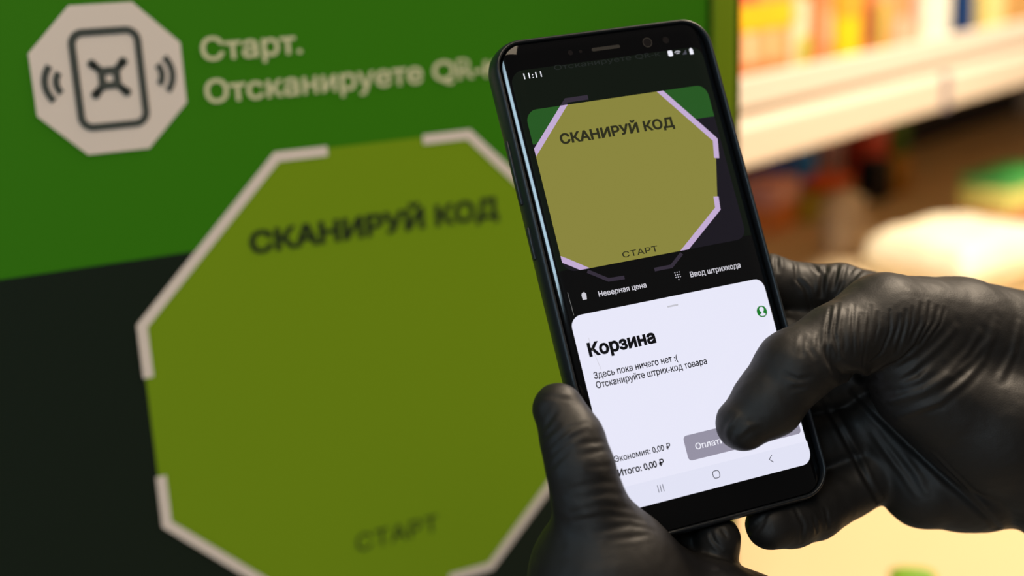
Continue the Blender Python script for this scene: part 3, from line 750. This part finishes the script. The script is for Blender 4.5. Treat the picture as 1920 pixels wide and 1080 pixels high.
counter = empty('display_counter', SHELF_M)
tag(counter, 'cream display counter under the shelf and behind the right hand', 'counter')
from_bm('counter_top', box_bm(-0.65, 1.7, -0.60, 0.55, CT - 0.03, CT, 0.004), WARM, counter)
from_bm('counter_base', box_bm(-0.60, 1.65, -0.50, 0.50, 0.0, CT - 0.03, 0.004), SHELFW, counter)

shelf = empty('shop_shelf', SHELF_M)
tag(shelf, 'cream shop shelf with a grooved price rail running up to the right', 'shelf')
from_bm('shelf_board', box_bm(-0.60, 1.6, 0.002, 0.42, LZ + 0.022, LZ + 0.042, 0.001), SHELFW, shelf)
bm = box_bm(-0.60, 1.6, 0.002, 0.010, LZ + 0.050, LZ + 0.0795, 0.002)
from_bm('front_stop', bm, SHELFW, shelf)
bm = box_bm(-0.60, 1.6, -0.010, 0.002, LZ, LZ + 0.038, 0.003, 3)
from_bm('price_rail', bm, RAIL, shelf)
from_bm('groove_shade_strip', box_bm(-0.60, 1.6, 0.004, 0.012, LZ + 0.036, LZ + 0.052), mat('painted_groove_shade', (0.36, 0.26, 0.18), 0.6), shelf)['label'] = 'brown strip painted as the groove shadow above the rail'  # shadow of the groove put into the strip's darker colour
from_bm('tag_divider', box_bm(0.136, 0.150, -0.0135, -0.006, LZ - 0.001, LZ + 0.040, 0.001), mat('divider_plastic', (0.28, 0.24, 0.30), 0.4), shelf)
from_bm('back_panel', box_bm(-0.60, 1.6, 0.42, 0.432, LZ + 0.0, LZ + 0.75), BACK, shelf)
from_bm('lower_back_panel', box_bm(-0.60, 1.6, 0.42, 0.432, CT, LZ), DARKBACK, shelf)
for x in (-0.60, 0.50, 1.58):
    from_bm('upright', box_bm(x, x + 0.02, 0.38, 0.42, CT, LZ + 0.75, 0.002), SHELFW, shelf)
    from_bm('bracket', box_bm(x + .004, x + 0.016, 0.02, 0.38, LZ + 0.002, LZ + 0.022, 0.002), SHELFW, shelf)

# ---------------------------------------------------------------- goods
_mc = {}
def pm(rgb, rough=0.5):
    k = (rgb, rough)
    if k not in _mc:
        _mc[k] = mat('pack_colour', srgb(*rgb), rough, spec=0.3, var=(14, .12))
    return _mc[k]

def place(o, x, y, z, rz=0, rx=0, ry=0):
    o.matrix_world = SHELF_M @ Matrix.Translation((x, y, z)) @ Matrix.Rotation(math.radians(rz), 4, 'Z') @ Matrix.Rotation(math.radians(rx), 4, 'X') @ Matrix.Rotation(math.radians(ry), 4, 'Y')
    return o

def carton(label, w, d, h, rgb, bands=(), cat='carton', group=None, name='carton'):
    """Printed carton: folded box with a lid flap, a glued seam and printed fields (x0,x1,z0,z1 as shares of its front)."""
    root = empty(name)
    tag(root, label, cat, group)
    bm = box_bm(-w / 2, w / 2, -d / 2, d / 2, 0, h, 0.0025, 2)
    from_bm('box_body', bm, pm(rgb), root)
    bm = box_bm(-w / 2 + .002, w / 2 - .002, -d / 2 + .003, d / 2 - .003, h - .001, h + .0012, 0.0006, 1)
    from_bm('lid_flap', bm, pm(rgb), root)
    for (x0, x1, z0, z1, c) in bands:
        bm = box_bm(-w / 2 + x0 * w, -w / 2 + x1 * w, -d / 2 - .0009, -d / 2 + .0005, z0 * h, z1 * h)
        from_bm('printed_field', bm, pm(c), root)
    return root

def pouch(label, w, d, h, rgb, bands=(), cat='packet', group=None, name='packet', seed=1, crumple=0.0, standing=True, box=.55, taper=0.0):
    """Pillow packet with crimped seals at both ends."""
    root = empty(name)
    tag(root, label, cat, group)
    def pt(u, v, side):
        e = (max(0, 1 - abs(u) ** 2.6) * max(0, 1 - abs(v) ** 3.2)) ** box
        yy = side * d / 2 * e
        n = noise.noise(Vector((u * 2.1 + seed, v * 2.7, side + seed * 3.1)))
        n2 = noise.noise(Vector((u * 5.3 + seed, v * 6.1, side * 2 + seed)))
        return Vector((u * w / 2 * (1 - .07 * (1 - v * v)) * (1 - taper * (v + 1) / 2), yy * (1 + crumple * n) + crumple * .012 * n2, h / 2 + v * h / 2))
    nu, nv = 22, 26
    bm = bmesh.new()
    for side in (-1, 1):
        g = [[bm.verts.new(pt(-1 + 2 * i / nu, -1 + 2 * j / nv, side)) for i in range(nu + 1)] for j in range(nv + 1)]
        for j in range(nv):
            for i in range(nu):
                f = (g[j][i], g[j][i + 1], g[j + 1][i + 1], g[j + 1][i])
                bm.faces.new(f if side < 0 else f[::-1])
    bmesh.ops.remove_doubles(bm, verts=bm.verts, dist=0.00005)
    if not standing:
        bmesh.ops.rotate(bm, verts=bm.verts, cent=(0, 0, 0), matrix=Matrix.Rotation(math.radians(-90), 3, 'X'))
        zmin = min(v.co.z for v in bm.verts)
        bmesh.ops.translate(bm, verts=bm.verts, vec=(0, -h / 2, -zmin))
    from_bm('bag_body', bm, pm(rgb, .4), root, smooth=True)
    if standing:
        for z0, z1 in ((0.0, 0.008), (h - .010, h)):
            bm = bmesh.new()
            n = 26
            sw = w * (1 - taper * (z0 > 0))
            for k in range(n):
                x0 = -sw * .46 + sw * .92 * k / n
                box_bm(x0, x0 + sw * .92 / n * .7, -.0012, .0012, z0, z1, 0, 1, bm)
            from_bm('crimped_seal', bm, pm(rgb, .4), root)
        for (x0, x1, z0, z1, c) in bands:
            bm = bmesh.new()
            m_, k_ = 8, 8
            G = [[bm.verts.new(pt(-1 + 2 * (x0 + (x1 - x0) * i / m_), -1 + 2 * (z0 + (z1 - z0) * j / k_), -1) + Vector((0, -.0012, 0))) for i in range(m_ + 1)] for j in range(k_ + 1)]
            for j in range(k_):
                for i in range(m_):
                    bm.faces.new((G[j][i], G[j][i + 1], G[j + 1][i + 1], G[j + 1][i]))
            from_bm('printed_field', bm, pm(c, .4), root, smooth=True)
    return root

def book(label, w, d, h, cover, pages, name='book', cat='book', group=None):
    root = empty(name)
    tag(root, label, cat, group)
    bm = box_bm(-w / 2, w / 2, -d / 2, d / 2, 0, .002, .0006, 1)
    box_bm(-w / 2, w / 2, -d / 2, d / 2, h - .002, h, .0006, 1, bm)
    box_bm(-w / 2, w / 2, d / 2 - .002, d / 2, 0, h, .0006, 1, bm)
    from_bm('cover', bm, pm(cover), root)
    from_bm('pages', box_bm(-w / 2 + .003, w / 2 - .003, -d / 2 + .003, d / 2 - .002, .002, h - .002), pm(pages, .8), root)
    return root

T = LZ + 0.0422                                           # upper face of the shelf board
G1 = 'goods standing on the shelf'
# left to right behind the front stop
place(carton('orange carton with a yellow band, leftmost on the shelf', .100, .06, .165, (240, 168, 112), ((.0, 1., .45, .60, (255, 196, 40)), (.0, .35, .60, .78, (232, 100, 80)), (.4, 1., .62, .9, (246, 170, 90)), (.12, .32, .27, .44, (250, 205, 160)), (.5, .68, .27, .44, (248, 195, 140)), (.02, .95, .08, .26, (226, 132, 76))), group=G1), -.200, .055, T)
place(pouch('cream packet with a lime patch between the orange carton and the yellow carton', .069, .045, .150, (252, 230, 195), ((.35, .85, .22, .40, (205, 212, 90)), (.4, .92, .66, .80, (110, 150, 50)), (.1, .35, .5, .7, (245, 200, 150))), group=G1, seed=3), -.112, .055, T)
place(carton('narrow peach carton left of the yellow carton', .022, .05, .160, (240, 160, 110), ((.1, .9, .3, .5, (246, 190, 150)),), group=G1), -.066, .055, T)
place(carton('bright yellow carton with an orange top on the shelf', .058, .055, .170, (250, 200, 40), ((.03, .97, .44, .80, (244, 172, 60)), (.1, .7, .2, .40, (252, 212, 25))), group=G1), -.021, .055, T)
place(carton('rust brown carton right of the yellow carton', .034, .05, .135, (196, 118, 74), ((.1, .6, .3, .6, (150, 78, 48)),), group=G1), .032, .055, T)
place(pouch('peach packet with an olive green stripe on the shelf', .056, .04, .150, (244, 180, 132), ((.2, .55, .2, .55, (206, 190, 80)), (.6, .85, .25, .5, (238, 205, 180))), group=G1, seed=5), .080, .055, T)
place(pouch('orange packet with a dark brown spot beside the white carton', .048, .04, .155, (244, 165, 110), ((.62, .97, .38, .58, (90, 38, 22)), (.1, .55, .2, .4, (244, 200, 168))), group=G1, seed=8), .135, .055, T)
place(carton('plain white carton on the shelf', .080, .06, .200, (255, 246, 222), ((.1, .9, .1, .9, (255, 250, 232)),), group=G1), .202, .058, T)
place(book('navy blue book leaning against the white carton', .19, .10, .036, (24, 66, 128), (235, 225, 200), group=G1), .298, .075, T + .1015, rz=180, ry=98)
place(carton('pale yellow carton right of the navy blue book', .060, .06, .200, (246, 222, 130), ((.1, .9, .05, .5, (248, 230, 160)),), group=G1), .382, .058, T)
place(carton('tan striped carton, rightmost on the shelf', .120, .06, .190, (222, 178, 110), tuple((.08 + .17 * i, .14 + .17 * i, .05, .95, (200, 150, 85)) for i in range(5)) + ((.86, .99, .5, .95, (120, 70, 90)),), group=G1), .476, .058, T)

G2 = 'goods lying on the counter under the shelf'
def on(o, x, y, z=CT, **k):
    return place(o, x, y, z, **k)
on(pouch('big white paper packet lying in front of the shelf, above the right hand', .180, .074, .15, (252, 240, 214), name='packet', seed=11, crumple=.12, box=.22, standing=False, group=G2), .150, -.035, rz=-14)
on(pouch('small flat white packet left of the big white packet', .075, .022, .10, (246, 226, 190), seed=13, crumple=.2, standing=False, group=G2), .100, .085, rz=10)
on(pouch('crumpled tan paper bag standing under the shelf', .135, .05, .085, (228, 204, 170), seed=17, crumple=.9, taper=.8, group=G2), .222, .150, rz=8)
on(carton('orange carton lying beneath the pink carton', .085, .06, .036, (250, 150, 75), group=G2), .305, .315, rz=5)
on(carton('pink carton stacked on the orange carton', .082, .06, .034, (250, 178, 168), ((.1, .9, .2, .8, (252, 190, 180)),), group=G2), .303, .312, CT + .0375, rz=2)
on(carton('low olive carton under the red and orange packet', .075, .06, .040, (190, 175, 60), group=G2), .395, .300, rz=0)
on(pouch('red and orange packet lying askew on the olive carton', .085, .022, .060, (232, 100, 40), seed=21, crumple=.2, standing=False, group=G2), .405, .270, CT + .042, rz=14)
on(carton('navy blue carton at the back under the shelf', .055, .05, .150, (45, 112, 235), group=G2), .425, .385, rz=0)
on(carton('slim blue carton standing beside the navy blue carton', .024, .03, .135, (80, 165, 250), group=G2), .480, .350, rz=0)
on(carton('mauve carton standing at the back under the shelf', .045, .04, .150, (215, 165, 172), group=G2), .590, .370, rz=0)
on(carton('black carton in front of the mauve carton', .040, .04, .065, (14, 14, 18), group=G2), .555, .270, rz=0)
on(carton('amber brown carton right of the black carton', .058, .04, .055, (190, 135, 35), group=G2), .625, .270, rz=0)
on(carton('red carton with a pink top at the back under the shelf', .075, .04, .140, (238, 95, 75), ((.3, .95, .5, .8, (250, 150, 140)),), group=G2), .720, .360, rz=0)
on(carton('dark green carton right of the red carton', .035, .04, .120, (95, 135, 45), group=G2), .795, .350, rz=0)
red = on(carton('flat dark red carton under the stacked pale carton', .150, .09, .012, (196, 100, 84), group=G2), .552, .060, rz=-8)
on(carton('pale yellow green carton stacked on the flat dark red carton', .135, .08, .034, (222, 224, 130), group=G2), .557, .062, CT + .0135, rz=-8)
on(book('green book on top of the pale yellow green carton', .130, .078, .014, (60, 170, 82), (120, 200, 130), group=G2), .562, .062, CT + .0500, rz=-8)
on(carton('small brown carton right of the big white packet', .030, .04, .050, (120, 84, 45), group=G2), .270, -.020, rz=0)
on(pouch('small green packet lying near the front of the counter', .022, .016, .03, (120, 165, 40), seed=31, standing=False, group=G2), -.556, -.298, rz=30)
